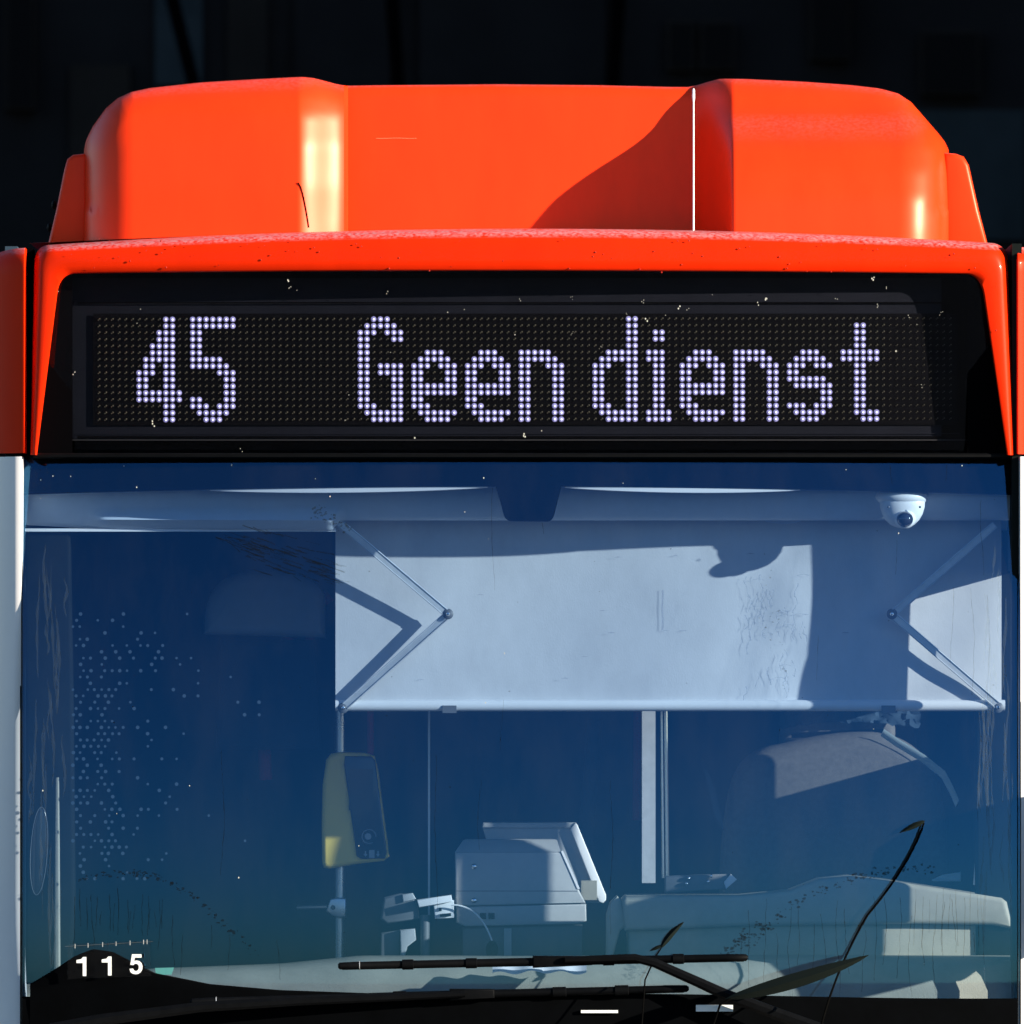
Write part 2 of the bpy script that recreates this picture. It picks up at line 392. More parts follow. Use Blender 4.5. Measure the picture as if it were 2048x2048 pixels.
# rain drops on the header face
db = MB()
for i in range(75):
    px = R.uniform(100, 1990); py = R.uniform(478, 545)
    if px < 130 or px > 1950: py = R.uniform(500, 700); px = 92 if px < 130 else 1992
    p = P(px, py, bowp(px) - .003); r = R.uniform(.8, 2.3) * S
    db.dome(p, r, r * .7, 7, 2)
db.build('water_drops', M['drop'], header, kind='stuff')
# dark channel between header and corner panels
for x0, x1 in ((44, 64), (2024, 2040)):
    MB().pbox(x0, 496, x1, 915, .06 + .09, .3).build('channel', M['void'], bus)

# --- corner panels (red above, white below), each a curved strip of body side
def corner(sgn, name, m, y0, y1, edge, round_top, angs):
    """plan curve from the front edge round to the body side"""
    plan = []; dx = dy = 0.0
    for k in range(31):
        plan.append((dx, dy)); st = .078 / 30
        a = interp(angs, dx / .078); dx += st; dy += st * math.tan(math.radians(a))
    rows = []
    nv = 24
    for i in range(nv + 1):
        py = y1 + (y0 - y1) * i / nv
        e = edge(py)
        inn = 0
        if round_top:
            t = (i / nv - .93) / .07
            if t > 0: inn = 1 - math.sqrt(max(0, 1 - t * t))
        r = []
        for dx, dy in [(-.004, .06), (-.004, .02), (-.0015, .006)] + plan:
            base = P(e, py, .09)
            r.append(Vector((base.x + sgn * dx, .09 + dy + inn * .05 + (0), base.z - (.012 * (dx / .075) ** 2 if round_top else 0) * (i / nv > .8))))
        if round_top: r.append(Vector((r[-1].x, r[-1].y + .05, r[-1].z)))
        if sgn < 0: r.append(Vector((r[-1].x, 1.0, r[-1].z)))
        rows.append(r)
    return MB().grid(rows).build(name, m, bus, angle=60)
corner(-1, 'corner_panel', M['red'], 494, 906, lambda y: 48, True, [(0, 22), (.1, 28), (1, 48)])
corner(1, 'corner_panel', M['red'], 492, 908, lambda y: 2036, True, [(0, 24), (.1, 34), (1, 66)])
corner(-1, 'corner_post', M['white'], 913, 2240, lambda y: 42 + 8 * sstep(1800, 2060, y), False, [(0, 4), (.12, 14), (.22, 32), (1, 66)])
corner(1, 'corner_post', M['white'], 913, 2240, lambda y: 2041, False, [(0, 4), (.2, 14), (1, 46)])

# --- destination glass, its seal and the black box behind
def dgy(px, py): return .028 + bowp(px) + .05 * (py - 540) / 370
rows = []
for i in range(13):
    py = 530 + (912 - 530) * i / 12; t = (py - 547) / 363
    xa = 112 - 42 * t - 6; xb = 1970 + 46 * t + 6
    rows.append([P(xa + (xb - xa) * k / 40, py, dgy(xa + (xb - xa) * k / 40, py)) for k in range(41)])
dglass = MB().grid(rows).build('destination_glass', M['dglass'], bus)
sb = MB()
for i in range(45):
    px = R.uniform(110, 1970); py = R.choice([R.uniform(555, 905), R.uniform(555, 640)]); y = dgy(px, py) - .0015
    r = R.choice([.6, .8, .8, 1.1, 1.6]); n = R.randint(1, 3)
    for k in range(n):
        a = px + R.uniform(-4, 4) * (k > 0); b = py + R.uniform(-6, 6) * (k > 0)
        sb.add([P(a - r, b, y), P(a, b - r * 1.4, y), P(a + r, b, y), P(a, b + r * 1.4, y)], [(0, 1, 2, 3)])
sb.build('dust_specks', M['speck'], dglass, kind='stuff')
MB().grid([[P(x, y, d + bowp(x)) for x in range(66, 2027, 56)] for y, d in ((906, .095), (906, .030), (909, .024), (914, .024), (917, .032), (917, .09))]).build('glass_seal', M['rubber'], bus)
MB().grid([[P(x, y, .16 + bowp(x)) for x in range(60, 2031, 70)] for y in (520, 915)]).build('display_case', M['void'], bus)
for x0, x1 in ((60, 145), (1935, 2030)):
    MB().add([P(x0, 520, .13), P(x1, 520, .13), P(x1, 915, .13), P(x0, 915, .13)], [(0, 1, 2, 3)]).build('display_mask', M['void'], bus)

# --- windscreen
TOPZ, BOTZ = 912, 2110
def wy(px, py):
    t = (py - TOPZ) / (BOTZ - TOPZ)
    return .055 - 1.46 * (.20 * t - .107 * t * t) + .068 * ((px - 1024) * S) ** 2
rows = [[P(44 + (2040 - 44) * k / 60, TOPZ + (BOTZ - TOPZ) * i / 40, wy(44 + (2040 - 44) * k / 60, TOPZ + (BOTZ - TOPZ) * i / 40)) for k in range(61)] for i in range(41)]
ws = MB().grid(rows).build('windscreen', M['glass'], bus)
# black print along the top with the sensor patch, down the sides and along the bottom
def fy(px, py): return wy(px, py) + .004
def fedge(x): return 973 + 17 * ((x - 1024) / 990) ** 2
fr = MB().grid([[P(x, TOPZ + (fedge(x) - TOPZ) * i / 3, fy(x, TOPZ + (fedge(x) - TOPZ) * i / 3)) for x in range(44, 2041, 12)] for i in range(4)])
fr.build('top_print', M['frit'], ws)
cx = 1055
sp = bez((990, 970), (1000, 1000), (1006, 1025), 4)[:-1] + bez((1006, 1025), (1010, 1043), (1024, 1043), 5)[:-1] + bez((1095, 1043), (1106, 1043), (1110, 1025), 5)[:-1] + bez((1110, 1025), (1116, 1000), (1124, 970), 4)
pat = MB(); pat.add([P(a, b, fy(a, b) + .002) for a, b in sp], [tuple(range(len(sp)))]); pat.build('sensor_patch', M['frit'], ws, smooth=False)
MB().grid([[P(x, y + 5 * math.sin(x * .004), wy(x, y) + o) for x in range(44, 2041, 24)] for y, o in ((1994, .004), (1992, -.004), (1998, -.012), (2040, -.014), (2110, -.012))]).build('cowl', M['cowl'], bus)
for xa, xb in ((40, 50), (2030, 2042)):
    MB().grid([[P(xa + k * (xb - xa), y, wy(xa, y) - .004 + (.012 if k == .5 else .03) * (k != .5) ) for k in (0, .25, .5, .75, 1)] for y in range(914, 2111, 46)]).build('side_seal', M['rubber'], ws)
# dried run marks, sweep arcs and specks
def gy(px, py): return wy(px, py) - .0015
dm = MB()
def drip(x, y0, y1, wmax=2.0, wob=4):
    n = max(6, int((y1 - y0) / 9)); pts = []; ph = R.uniform(0, 9); ww = []
    dx = 0
    for i in range(n + 1):
        dx += R.uniform(-1, 1) * wob * .35
        pts.append((x + dx + wob * math.sin(ph + i * .23), y0 + (y1 - y0) * i / n)); ww.append(wmax * R.uniform(.35, 1) * (1 - .5 * abs(i / n - .5)))
    dm.ribbon(pts, ww, gy)
for k in range(17): drip(150 + k * 11 + R.uniform(-4, 4), R.uniform(1770, 1830), R.uniform(1850, 1890), 2.0, 3)
for x, a, b in ((345, 1830, 1930), (362, 1870, 1950), (420, 1850, 1900), (455, 1870, 1940), (320, 1800, 1900), (555, 1880, 1960)): drip(x, a, b, 1.8, 4)
for k in range(20): drip(1480 + k * 24 + R.uniform(-9, 9), R.uniform(1790, 1880), R.uniform(1900, 2000), 1.8, 4)
for k in range(10): drip(1830 + k * 14, R.uniform(1775, 1800), R.uniform(1860, 1925), 1.5, 2)
for x, a, b in ((982, 975, 1180), (1088, 1045, 1068), (870, 1510, 1850), (1222, 1560, 1870), (1633, 1270, 1360), (445, 1500, 1750), (1790, 1270 - 190, 1150), (1890, 920, 960), (1780, 930, 970), (960, 1560, 1700), (1005, 1400, 1500), (1965, 1000, 1150), (1975, 1190, 1400), (1905, 1175, 1330), (1945, 1175, 1390)): drip(x, a, b, 1.3, 3)
def arc(pts, n, spread, size):
    for i in range(n):
        t = R.random() * (len(pts) - 1); k = min(int(t), len(pts) - 2); u = t - k
        x = pts[k][0] + (pts[k + 1][0] - pts[k][0]) * u + R.gauss(0, spread); y = pts[k][1] + (pts[k + 1][1] - pts[k][1]) * u + R.gauss(0, spread)
        r = size * R.uniform(.3, 1.2); q = []
        for j in range(6):
            a = j * math.pi / 3; rr = r * R.uniform(.5, 1.2); q.append(P(x + rr * 1.5 * math.cos(a), y + rr * math.sin(a), gy(x, y)))
        dm.add(q, [tuple(range(6))])
arc([(150, 1762), (210, 1748), (270, 1745), (330, 1758), (400, 1802), (460, 1858), (520, 1912)], 120, 4.0, 2.6)
arc([(1490, 1900), (1530, 1858), (1580, 1812), (1650, 1778), (1720, 1752), (1800, 1738), (1870, 1735)], 150, 5, 2.6)
arc([(1450, 1905), (1520, 1850)], 60, 6, 3)
arc([(630, 1020), (668, 1042), (700, 1062)], 60, 7, 2.4)
arc([(1530, 1120), (1560, 1200), (1545, 1290), (1580, 1400)], 30, 16, 1.6)
for i in range(46):
    x = R.uniform(430, 670); y = 1072 + (x - 430) * .28 + R.gauss(0, 26) * ((x - 400) / 250)
    dm.ribbon([(x, y), (x + R.uniform(14, 40), y + R.uniform(4, 14))], R.uniform(.6, 1.6), gy)
for i in range(70): arc([(R.uniform(60, 2020), R.uniform(930, 1990))] * 2, 1, 0, R.uniform(.8, 1.8))
dm.build('dirt_runs', M['drip'], ws, smooth=False, kind='stuff')
sm = MB()
for i in range(26):
    x, y = R.uniform(55, 2030), R.choice([R.uniform(925, 1000), R.uniform(925, 1980)])
    r = R.uniform(.6, 1.5); sm.add([P(x - r, y, gy(x, y)), P(x, y - r * 1.5, gy(x, y)), P(x + r, y, gy(x, y)), P(x, y + r * 1.5, gy(x, y))], [(0, 1, 2, 3)])
sm.build('pale_specks', M['speck'], ws, kind='stuff')
# halftone dots stuck on the left of the pane
dd = MB()
for j in range(43):
    for i in range(34):
        px, py = 146 + i * 14.3 + (j % 2) * 7.1 + R.uniform(-1, 1), 1228 + j * 12.6
        pr = math.exp(-max(0, px - 215) / 75) * .6 * math.sin(math.pi * min(1, max(0, (j + 6) / 54))) ** .6
        if R.random() < pr:
            r = R.choice([3.0, 3.6, 4.2]) * .9; p = P(px, py, wy(px, py) + .006)
            dd.add([p + Vector((r * S * math.cos(a), 0, r * S * math.sin(a))) for a in [k * math.pi / 4 for k in range(8)]], [tuple(range(8))])
dd.build('dot_film', M['dots'], ws, smooth=False, kind='stuff')

# --- shell of the body and cabin
XR = 1.238
sh = MB()
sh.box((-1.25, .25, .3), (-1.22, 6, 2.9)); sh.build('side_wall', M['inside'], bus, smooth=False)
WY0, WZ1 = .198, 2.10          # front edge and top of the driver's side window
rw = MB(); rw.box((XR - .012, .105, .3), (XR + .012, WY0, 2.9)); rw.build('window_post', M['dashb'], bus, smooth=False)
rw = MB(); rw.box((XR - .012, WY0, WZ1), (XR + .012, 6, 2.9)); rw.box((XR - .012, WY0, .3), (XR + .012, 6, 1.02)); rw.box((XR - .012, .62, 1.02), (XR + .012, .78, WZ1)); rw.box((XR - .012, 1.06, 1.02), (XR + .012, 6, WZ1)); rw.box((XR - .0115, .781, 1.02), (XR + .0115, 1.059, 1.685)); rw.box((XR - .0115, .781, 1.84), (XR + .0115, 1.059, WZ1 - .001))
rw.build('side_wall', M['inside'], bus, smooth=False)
for ya, yb, za, zb in ((WY0, .62, 1.02, WZ1), (.78, 1.06, 1.685, 1.84)):  # second, narrow pane is a slot added to let sun onto the seat
    MB().add([(XR, ya, za), (XR, yb, za), (XR, yb, zb), (XR, ya, zb)], [(0, 1, 2, 3)]).build('window_and_sun_slot', M['sglass'], bus, smooth=False)
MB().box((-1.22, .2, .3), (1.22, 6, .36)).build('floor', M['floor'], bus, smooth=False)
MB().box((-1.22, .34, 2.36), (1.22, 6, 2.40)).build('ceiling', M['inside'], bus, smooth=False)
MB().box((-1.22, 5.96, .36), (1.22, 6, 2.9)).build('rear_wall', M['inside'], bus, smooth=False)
MB().grid([[P(x, y, wy(x, 2100) - .01 + (.03 if y > 2090 else 0)) for x in range(44, 2041, 100)] for y in (2100, 2130, 2600)]).build('front_panel', M['white'], bus)

# headliner above the blind
def hedge(x): return 1041 if x > 660 else 1062 - 6 * ((x - 350) / 310) ** 2
hl = []
for t in range(12):
    r = []
    for x in range(50, 2036, 15):
        a = 955; b = 1041 if x > 672 else interp([(50, 1050), (200, 1058), (672, 1060)], x)
        py = a + (b - a) * t / 11
        y = .155 + .055 * (t / 11) ** 2 + .02 * ((x - 1024) * S) ** 2
        if x <= 672:                       # long rounded moulding on the left half
            m = sstep(178, 205, x) * math.exp(-((py - 1039) / 10.5) ** 2)
            y += -.022 * m
        r.append(P(x, py, y))
    hl.append(r)
hl.append([p + Vector((0, .16, .01)) for p in hl[-1]])
MB().grid(hl).build('headliner', M['liner'], bus, angle=60)
MB().grid([[P(x, y, .225) for x in (50, 300, 672)] for y in (1057, 1063)]).build('headliner_lip', M['trim'], bus, smooth=False)
for pts in ([(420, 992.0), (600, 981.5), (800, 978), (975, 976.5)], [(1130, 976.5), (1300, 978), (1500, 984), (1600, 988)]):
    n = 24; L = []; U = []
    for i in range(n + 1):
        x = pts[0][0] + (pts[-1][0] - pts[0][0]) * i / n; k = math.sin(math.pi * i / n) ** .7
        yy = fedge(x) - 3
        L.append(P(x, yy, wy(x, yy) + .0055)); U.append(P(x, yy + 4 + 9 * k, wy(x, yy) + .008))
    MB().grid([L, U, [p + Vector((0, .02, -.001)) for p in U]]).build('sun_sliver_strip', M['trim'], bus)  # white strips added to stand for the sunlit streak along the headliner

# --- dashboard
def dashtop(x): return interp([(40, 1968), (300, 1940), (560, 1930), (720, 1914), (1300, 1914), (1500, 1912), (2040, 1912)], x)
MB().grid([[P(x, dashtop(x) + o, d + .035 + .068 * ((x - 1024) * S) ** 2 * (d < .3)) for x in range(40, 2041, 25)] for o, d in ((150, .0), (70, .0), (40, .01), (14, .03), (3, .08), (0, .16), (-3, .45), (60, .62), (300, .62))]).build('dashboard', M['dash'], bus, angle=70)
hump = [(60, 1968), (110, 1938), (150, 1912), (185, 1898), (225, 1904), (260, 1922), (310, 1946), (420, 1968), (560, 1980), (760, 1987), (980, 1994)]
MB().grid([[P(x, interp(hump, x) + o, wy(x, 1960) + d) for x in range(60, 981, 8)] for o, d in ((2, .004), (0, -.006), (3, -.012), (14, -.015), (40, -.016), (140, -.014))]).build('black_hump', M['cowl'], bus)  # black mound in front of the glass at the lower left
MB().tube([P(115, y, .10) for y in (1555, 1700, 1850, 1950)], [.004, .006, .007, .008], 8).build('pillar_strip', M['dash'], bus)
for poly, d in (([(50, 1060), (140, 1062), (146, 1400), (150, 1800), (140, 1990), (50, 1990)], .24), ([(1948, 1042), (2036, 1042), (2036, 1930), (1952, 1930)], .36)):
    MB().extrude(poly, d, d + .05, .01).build('pillar_trim', M['dashb'], bus)
for x, a, b in ((1162, 2020.5, 2026), (1392, 2010, 2023)):
    MB().pbox(x, a, x + 74, b, wy(x, 2020) - .024, wy(x, 2020) - .010).build('white_plate', M['digit'], ws, smooth=False)

# --- wipers
def wiper(x0, y0, x1, y1, arm, adapter, clips):
    yd = wy((x0 + x1) / 2, y0) - .03
    wp = bpy.data.objects.new('wiper', None); col.objects.link(wp); wp.parent = bus
    def pt(t, o=0): return P(x0 + (x1 - x0) * t, y0 + (y1 - y0) * t + o, yd)
    q = []
    for t, r in ((0, .004), (.004, .0085), (.05, .0098), (.052, .0092), (.5, .0105), (.948, .0092), (.95, .0098), (.995, .0085), (1, .004)): q.append((pt(t), r))
    MB().tube([a for a, b in q], [b for a, b in q], 10).build('blade', M['rubber'], wp)
    MB().tube([pt(0.01, 6) + Vector((0, .014, 0)), pt(.99, 6) + Vector((0, .014, 0))], .003, 6).build('rubber_lip', M['void'], wp)
    for t in clips: MB().tube([pt(t - .014), pt(t - .013), pt(t + .013), pt(t + .014)], [.010, .0125, .0125, .010], 10).build('clip', M['rubber'], wp)
    for t in (.052, .60): MB().tube([pt(t), pt(t + .0015)], .0110, 10).build('clip_ring', M['alu'], wp)
    a0, a1 = adapter
    MB().extrude([(x0 + (x1 - x0) * a0, y0 + (y1 - y0) * a0 - 12), (x0 + (x1 - x0) * a1, y0 + (y1 - y0) * a1 - 9), (x0 + (x1 - x0) * a1, y0 + (y1 - y0) * a1 + 9), (x0 + (x1 - x0) * a0, y0 + (y1 - y0) * a0 + 12)], yd - .016, yd + .01, .004).build('adapter', M['rubber'], wp)
    n = len(arm)
    MB().tube([P(a, b, yd - .022) for a, b in arm], [.008 + .009 * i / (n - 1) for i in range(n)], 8).build('arm', M['rubber'], wp)
    return wp
wiper(676, 1932, 1496, 1915, [(1130, 1920), (1200, 1918), (1270, 1916), (1310, 1926), (1400, 1966), (1450, 1989), (1560, 2030), (1700, 2080)], (.475, .62), (.17, .325, .66, .83))
wiper(380, 2004, 1378, 1977, [(930, 1988), (800, 1994), (600, 2002), (400, 2014), (200, 2040), (100, 2060)], (.52, .61), (.74, .865, .42))

# ------------------------------------------------------------------ destination display
disp = thing('destination_display', 'black dot matrix sign reading 45 Geen dienst in white dots', 'display', P(1040, 880, .1))
hs = MB().grid([[P(x, y, .104 + bowp(x)) for x in range(143, 1939, 60)] for y in (556, 720, 881)]); hs.build('housing', M['panel'], disp)
def strip(x0, y0, x1, y1, m, d=.097):
    MB().grid([[P(x0 + (x1 - x0) * k / 20, y, d + bowp(x0 + (x1 - x0) * k / 20)) for k in range(21)] for y in (y0, y1)]).build('frame_edge', M[m], disp, smooth=False)
strip(140, 879, 1938, 881, 'strip'); strip(155, 604, 1925, 607, 'void'); strip(155, 872, 1925, 877, 'void'); strip(150, 600, 152, 878, 'panel'); strip(1925, 600, 1927, 878, 'board'); strip(160, 866, 1920, 867.5, 'panel', .099)
MB().grid([[P(x, y, .098 + bowp(x)) for x in range(186, 1915, 48)] for y in (627, 850)]).build('board', M['board'], disp)
CH = {
 'digit_four': (6, {0:'4-5',1:'4-5',2:'3-5',3:'3-5',4:'2-5',5:'2-5',6:'1-5',7:'1-2,4-5',8:'0-2,4-5',9:'0-1,4-5',10:'0-1,4-5',11:'0-6',12:'0-6',13:'4-5',14:'4-5',15:'4-5'}),
 'digit_five': (14, {0:'0-6',1:'0-6',2:'0-1',3:'0-1',4:'0-1',5:'0-1',6:'0-4',7:'0-5',8:'4-6',9:'5-6',10:'5-6',11:'5-6',12:'0-1,5-6',13:'0-2,4-6',14:'1-5',15:'2-4'}),
 'letter_capital_g': (39, {0:'2-4',1:'1-5',2:'0-2,4-6',3:'0-1,5-6',4:'0-1',5:'0-1',6:'0-1',7:'0-1,3-6',8:'0-1,3-6',9:'0-1,5-6',10:'0-1,5-6',11:'0-1,5-6',12:'0-1,5-6',13:'0-2,5-6',14:'1-6',15:'2-6'}),
}
E_ = {5:'2-4',6:'1-5',7:'0-2,4-6',8:'0-1,5-6',9:'0-1,5-6',10:'0-6',11:'0-6',12:'0-1',13:'0-2',14:'1-6',15:'2-5'}
N_ = {5:'0-4',6:'0-5',7:'0-1,4-6', **{r: '0-1,5-6' for r in range(8, 16)}}
D_ = {**{r: '5-6' for r in range(5)}, 5:'2-6',6:'1-6',7:'0-2,5-6', **{r: '0-1,5-6' for r in range(8, 13)}, 13:'0-2,5-6',14:'1-6',15:'2-6'}
I_ = {2:'1-2',3:'1-2',5:'0-2',6:'0-2', **{r: '1-2' for r in range(7, 14)}, 14:'0-3',15:'0-3'}
S_ = {5:'2-4',6:'1-5',7:'0-2,4-6',8:'0-1',9:'0-5',10:'1-6',11:'5-6',12:'5-6',13:'0-2,4-6',14:'1-5',15:'2-4'}
T_ = {**{r: '2-3' for r in range(1, 5)}, 5:'0-5',6:'0-5', **{r: '2-3' for r in range(7, 14)}, 14:'2-5',15:'3-5'}
LIST = [(k, *v) for k, v in CH.items()] + [('letter_e', 47, E_), ('letter_e', 55, E_), ('letter_n', 63, N_), ('letter_d', 74, D_), ('letter_i', 82, I_), ('letter_e', 87, E_), ('letter_n', 95, N_), ('letter_s', 103, S_), ('letter_t', 111, T_)]
lit = set()
def ledp(c, r): px = 197.5 + c * 13.41; return P(px, 639 + r * 13.36 - (c / 127) * 2.0, .096 + bowp(px))
for name, c0, rows_ in LIST:
    core = MB(); halo = MB()
    for r, spec in rows_.items():
        for part in spec.split(','):
            a, b = part.split('-')
            for c in range(int(a), int(b) + 1):
                lit.add((c0 + c, r)); p = ledp(c0 + c, r)
                core.dome(p + Vector((0, -.001, -.0004)), 2.0 * S, .004, 8, 2); halo.dome(p, 5.8 * S, .0012, 8, 1)
    co = core.build(name, M['led'], disp, kind='stuff')
    halo.build('glare_halo', M['halo'], co, kind='stuff')
off = MB()
for r in range(16):
    for c in range(128):
        if (c, r) in lit: continue
        p = ledp(c, r); k = 1.0 if c < 118 else .72
        off.dome(p + Vector((-.0016, 0, -.0012)), 1.5 * S * k, .002, 5, 1); off.dome(p + Vector((.0018, 0, .0014)), 2.0 * S * k, .003, 5, 1)
off.build('unlit_dots', M['led_off'], disp, kind='stuff')

# ------------------------------------------------------------------ roller blind with folding arms
YBL = .325
bd = thing('roller_blind', 'pale grey roller sun blind with folding metal arms behind the windscreen', 'blind', P(1340, 1422, YBL))
rows = []
for i in range(25):
    py = 1036 + (1408 - 1036) * i / 24
    rows.append([P(x, py, YBL + .003 * math.sin(x * .012 + 1) + .0025 * math.sin(x * .031 + py * .01) * sstep(1400, 1560, x) + .004 * math.exp(-((x - 1580) / 40) ** 2) * math.sin(py * .025)) for x in range(671, 2012, 12)])
MB().grid(rows).build('fabric', M['blind'], bd)
MB().tube([P(671, 1411, YBL - .004), P(1960, 1411, YBL - .004), P(2010, 1411, YBL - .004)], 11.5 * S, 14).build('bottom_bar', M['bar'], bd)
MB().tube([P(660, 1040, YBL + .03), P(2020, 1040, YBL + .03)], .026, 14).build('roller', M['liner'], bd)
for x in (899, 1777):
    MB().pbox(x - 14, 1411, x + 14, 1426, YBL - .02, YBL - .004).build('catch', M['dgrey'], bd, smooth=False)
def armbar(p0, p1, d0, d1, wd=16):
    a = P(*p0, d0); b = P(*p1, d1); t = (b - a).normalized(); up = t.cross(Vector((0, 1, 0))).normalized(); n = up.cross(t)
    m = MB(); hw = wd * S / 2
    prof = [(-hw, 0), (-hw, -.008), (-hw + .002, -.0085), (-hw + .003, -.006), (hw - .003, -.006), (hw - .002, -.0085), (hw, -.008), (hw, 0)]
    m.grid([[c + up * u + Vector((0, v, 0)) for u, v in prof] for c in (a, b)], True)
    bb = len(m.v) - 16; m.f.append(tuple(bb + k for k in range(8))); m.f.append(tuple(bb + 8 + k for k in range(8)))
    o = m.build('arm', M['alu'], bd, angle=25)
    return o
def pin(px, py, d, r=7):
    o = MB().dome(P(px, py, d), (r + 4) * S, .004, 14, 2).build('hinge', M['dgrey'], bd)
    MB().dome(P(px, py, d - .004), r * .6 * S, .003, 12, 2).build('rivet', M['chrome'], o)
jd = .036
armbar((690, 1412), (896, 1229), YBL - .014, YBL - jd); armbar((896, 1229), (668, 1036), YBL - jd - .006, YBL - .085)
pin(686, 1416, YBL - .018); pin(896, 1228, YBL - jd - .014)
armbar((1994, 1410), (1784, 1229), YBL - .014, YBL - jd); armbar((1784, 1229), (1990, 1050), YBL - jd - .006, YBL - .075)
pin(1996, 1415, YBL - .018); pin(1784, 1228, YBL - jd - .014)

# ------------------------------------------------------------------ dome camera
cc = P(1805, 1000, .145)
dc = thing('dome_camera', 'small white dome security camera under the cab ceiling', 'camera', cc)
MB().ellipsoid(cc + Vector((0, .02, .008)), 54 * S, .05, 22 * S, 32, 14).build('base_ring', M['camwhite'], dc)
MB().grid([[Vector((cc.x + r * S * math.cos(a), cc.y + .01 + r * S * .62 * math.sin(a), cc.z + (1000 - py) * S)) for a in [2 * math.pi * k / 32 for k in range(32)]]
          for py, r in ((996, 44), (1003, 45.5), (1014, 45), (1028, 41), (1040, 34), (1050, 24), (1055, 12), (1057, .5))], True).build('housing', M['camwhite'], dc)
lp = cc + Vector((4 * S, -14 * S, -38 * S + .0))
MB().ellipsoid(lp + Vector((0, .006, 0)), 22.5 * S, .020, 20 * S, 24, 12).build('lens_ring', M['camwhite'], dc)
MB().ellipsoid(lp + Vector((0, -.006, -.001)), 17 * S, .020, 16 * S, 24, 12).build('lens', M['lens'], dc)
for sx in (-30, 33):
    MB().dome(P(1807 + sx, 1014, .107), 2.5 * S, .002, 8, 1).build('screw', M['dgrey'], dc)

# ------------------------------------------------------------------ card reader on its pole
YC = .89
pole = thing('grab_pole', 'steel grab pole rising behind the windscreen under the yellow card reader', 'pole', P(680, 2040, YC))
MB().tube([P(680, 2060, YC + .03), P(680, 1000, YC + .03)], 10 * S, 14).build('tube', M['steel'], pole)
MB().extrude([(660, 1798), (676, 1795), (692, 1797), (692, 1835), (676, 1836), (664, 1832), (652, 1822)], YC - .005, YC + .05, .004).build('clamp', M['steel'], pole)
MB().dome(P(666, 1815, YC - .006), 5 * S, .003, 10, 2).build('clamp_bolt', M['dgrey'], pole)
MB().tube([P(655, 1813, YC + .02), P(595, 1815, YC + .05)], .006, 8).build('clamp_rod', M['steel'], pole)
rd = thing('card_reader', 'yellow card reader with a dark screen mounted on the grab pole', 'reader', P(690, 1740, YC))
body = [(644, 1725), (643, 1650), (645, 1570), (652, 1520), (662, 1507), (680, 1504), (730, 1506), (748, 1512), (755, 1540), (776, 1700), (777, 1715), (768, 1722), (715, 1728), (660, 1738), (648, 1736)]
MB().extrude(body, YC - .03, YC + .09, .012, 4).build('housing', M['yellow'], rd)
MB().extrude([(690, 1512), (742, 1512), (750, 1520), (774, 1704), (770, 1717), (722, 1718), (713, 1712), (706, 1660), (695, 1580), (688, 1530)], YC - .038, YC - .02, .003).build('face', M['screen'], rd)
MB().pbox(698, 1538, 746, 1620, YC - .0405, YC - .037).build('screen', M['screen'], rd, smooth=False)
fy_ = YC - .0395
MB().tube([P(738 + 14 * math.cos(a), 1673 + 14 * math.sin(a), fy_) for a in [k * math.pi / 9 for k in range(3, 19)]], .0012, 5).build('touch_mark', M['icon'], rd)
MB().dome(P(736, 1673, fy_), 7 * S, .001, 12, 1).build('touch_dot', M['icon'], rd)
for x in (731, 756):
    MB().extrude([(x - 1.5, 1702), (x + 1.5, 1702), (x + 1.5, 1708), (x + 4, 1708), (x, 1714), (x - 4, 1708), (x - 1.5, 1708)], fy_, fy_ + .002).build('arrow', M['icon'], rd, smooth=False)
MB().pbox(738, 1700, 749, 1716, fy_, fy_ + .002).build('card_icon', M['icon'], rd, smooth=False)

# ------------------------------------------------------------------ ticket machine, monitor, terminal
YT = .735
tm = thing('ticket_machine', 'grey ticket machine with sloping right side beside the tilted monitor', 'ticket machine', P(1040, 1912, YT))
MB().extrude([(910, 1704), (1122, 1704), (1157, 1779), (1171, 1806), (911, 1812)], YT, YT + .16, .004).build('body', M['grey'], tm)
MB().grid([[P(910, 1704, YT), P(1122, 1704, YT)], [P(926, 1681, YT + .03), P(1114, 1680, YT + .03)], [P(932, 1678, YT + .05), P(1108, 1678, YT + .05)], [P(932, 1680, YT + .15), P(1108, 1680, YT + .15)]]).build('lid', M['grey'], tm)
MB().add([P(1122, 1703, YT - .002), P(1126, 1701, YT - .002), P(1160, 1778, YT - .002), P(1155, 1778, YT - .002), P(1126, 1701, YT + .12), P(1160, 1778, YT + .12)], [(0, 1, 2, 3), (1, 4, 5, 2)]).build('edge_strip', M['trim'], tm, smooth=False)
MB().extrude([(912, 1814), (1172, 1808), (1173, 1842), (1160, 1848), (1060, 1850), (930, 1853), (912, 1845)], YT + .004, YT + .16, .004).build('base', M['grey'], tm)
MB().extrude([(925, 1856), (1165, 1850), (1165, 1960), (925, 1960)], YT + .02, YT + .16, .004).build('stand', M['dgrey'], tm)
MB().pbox(1008, 1857, 1023, 1912, YT + .005, YT + .03).build('bracket', M['grey'], tm, smooth=False)
for x, y in ((948, 1733), (948, 1801)):
    MB().dome(P(x, y, YT - .001), 6.5 * S, .005, 14, 3).build('screw', M['chrome'], tm)
for x in (966, 983): MB().pbox(x - 6, 1826, x + 6, 1838, YT + .0005, YT + .006).build('vent', M['void'], tm, smooth=False)
MB().pbox(912, 1781.5, 1156, 1782.6, YT - .0012, YT + .003).build('joint', M['dgrey'], tm, smooth=False)

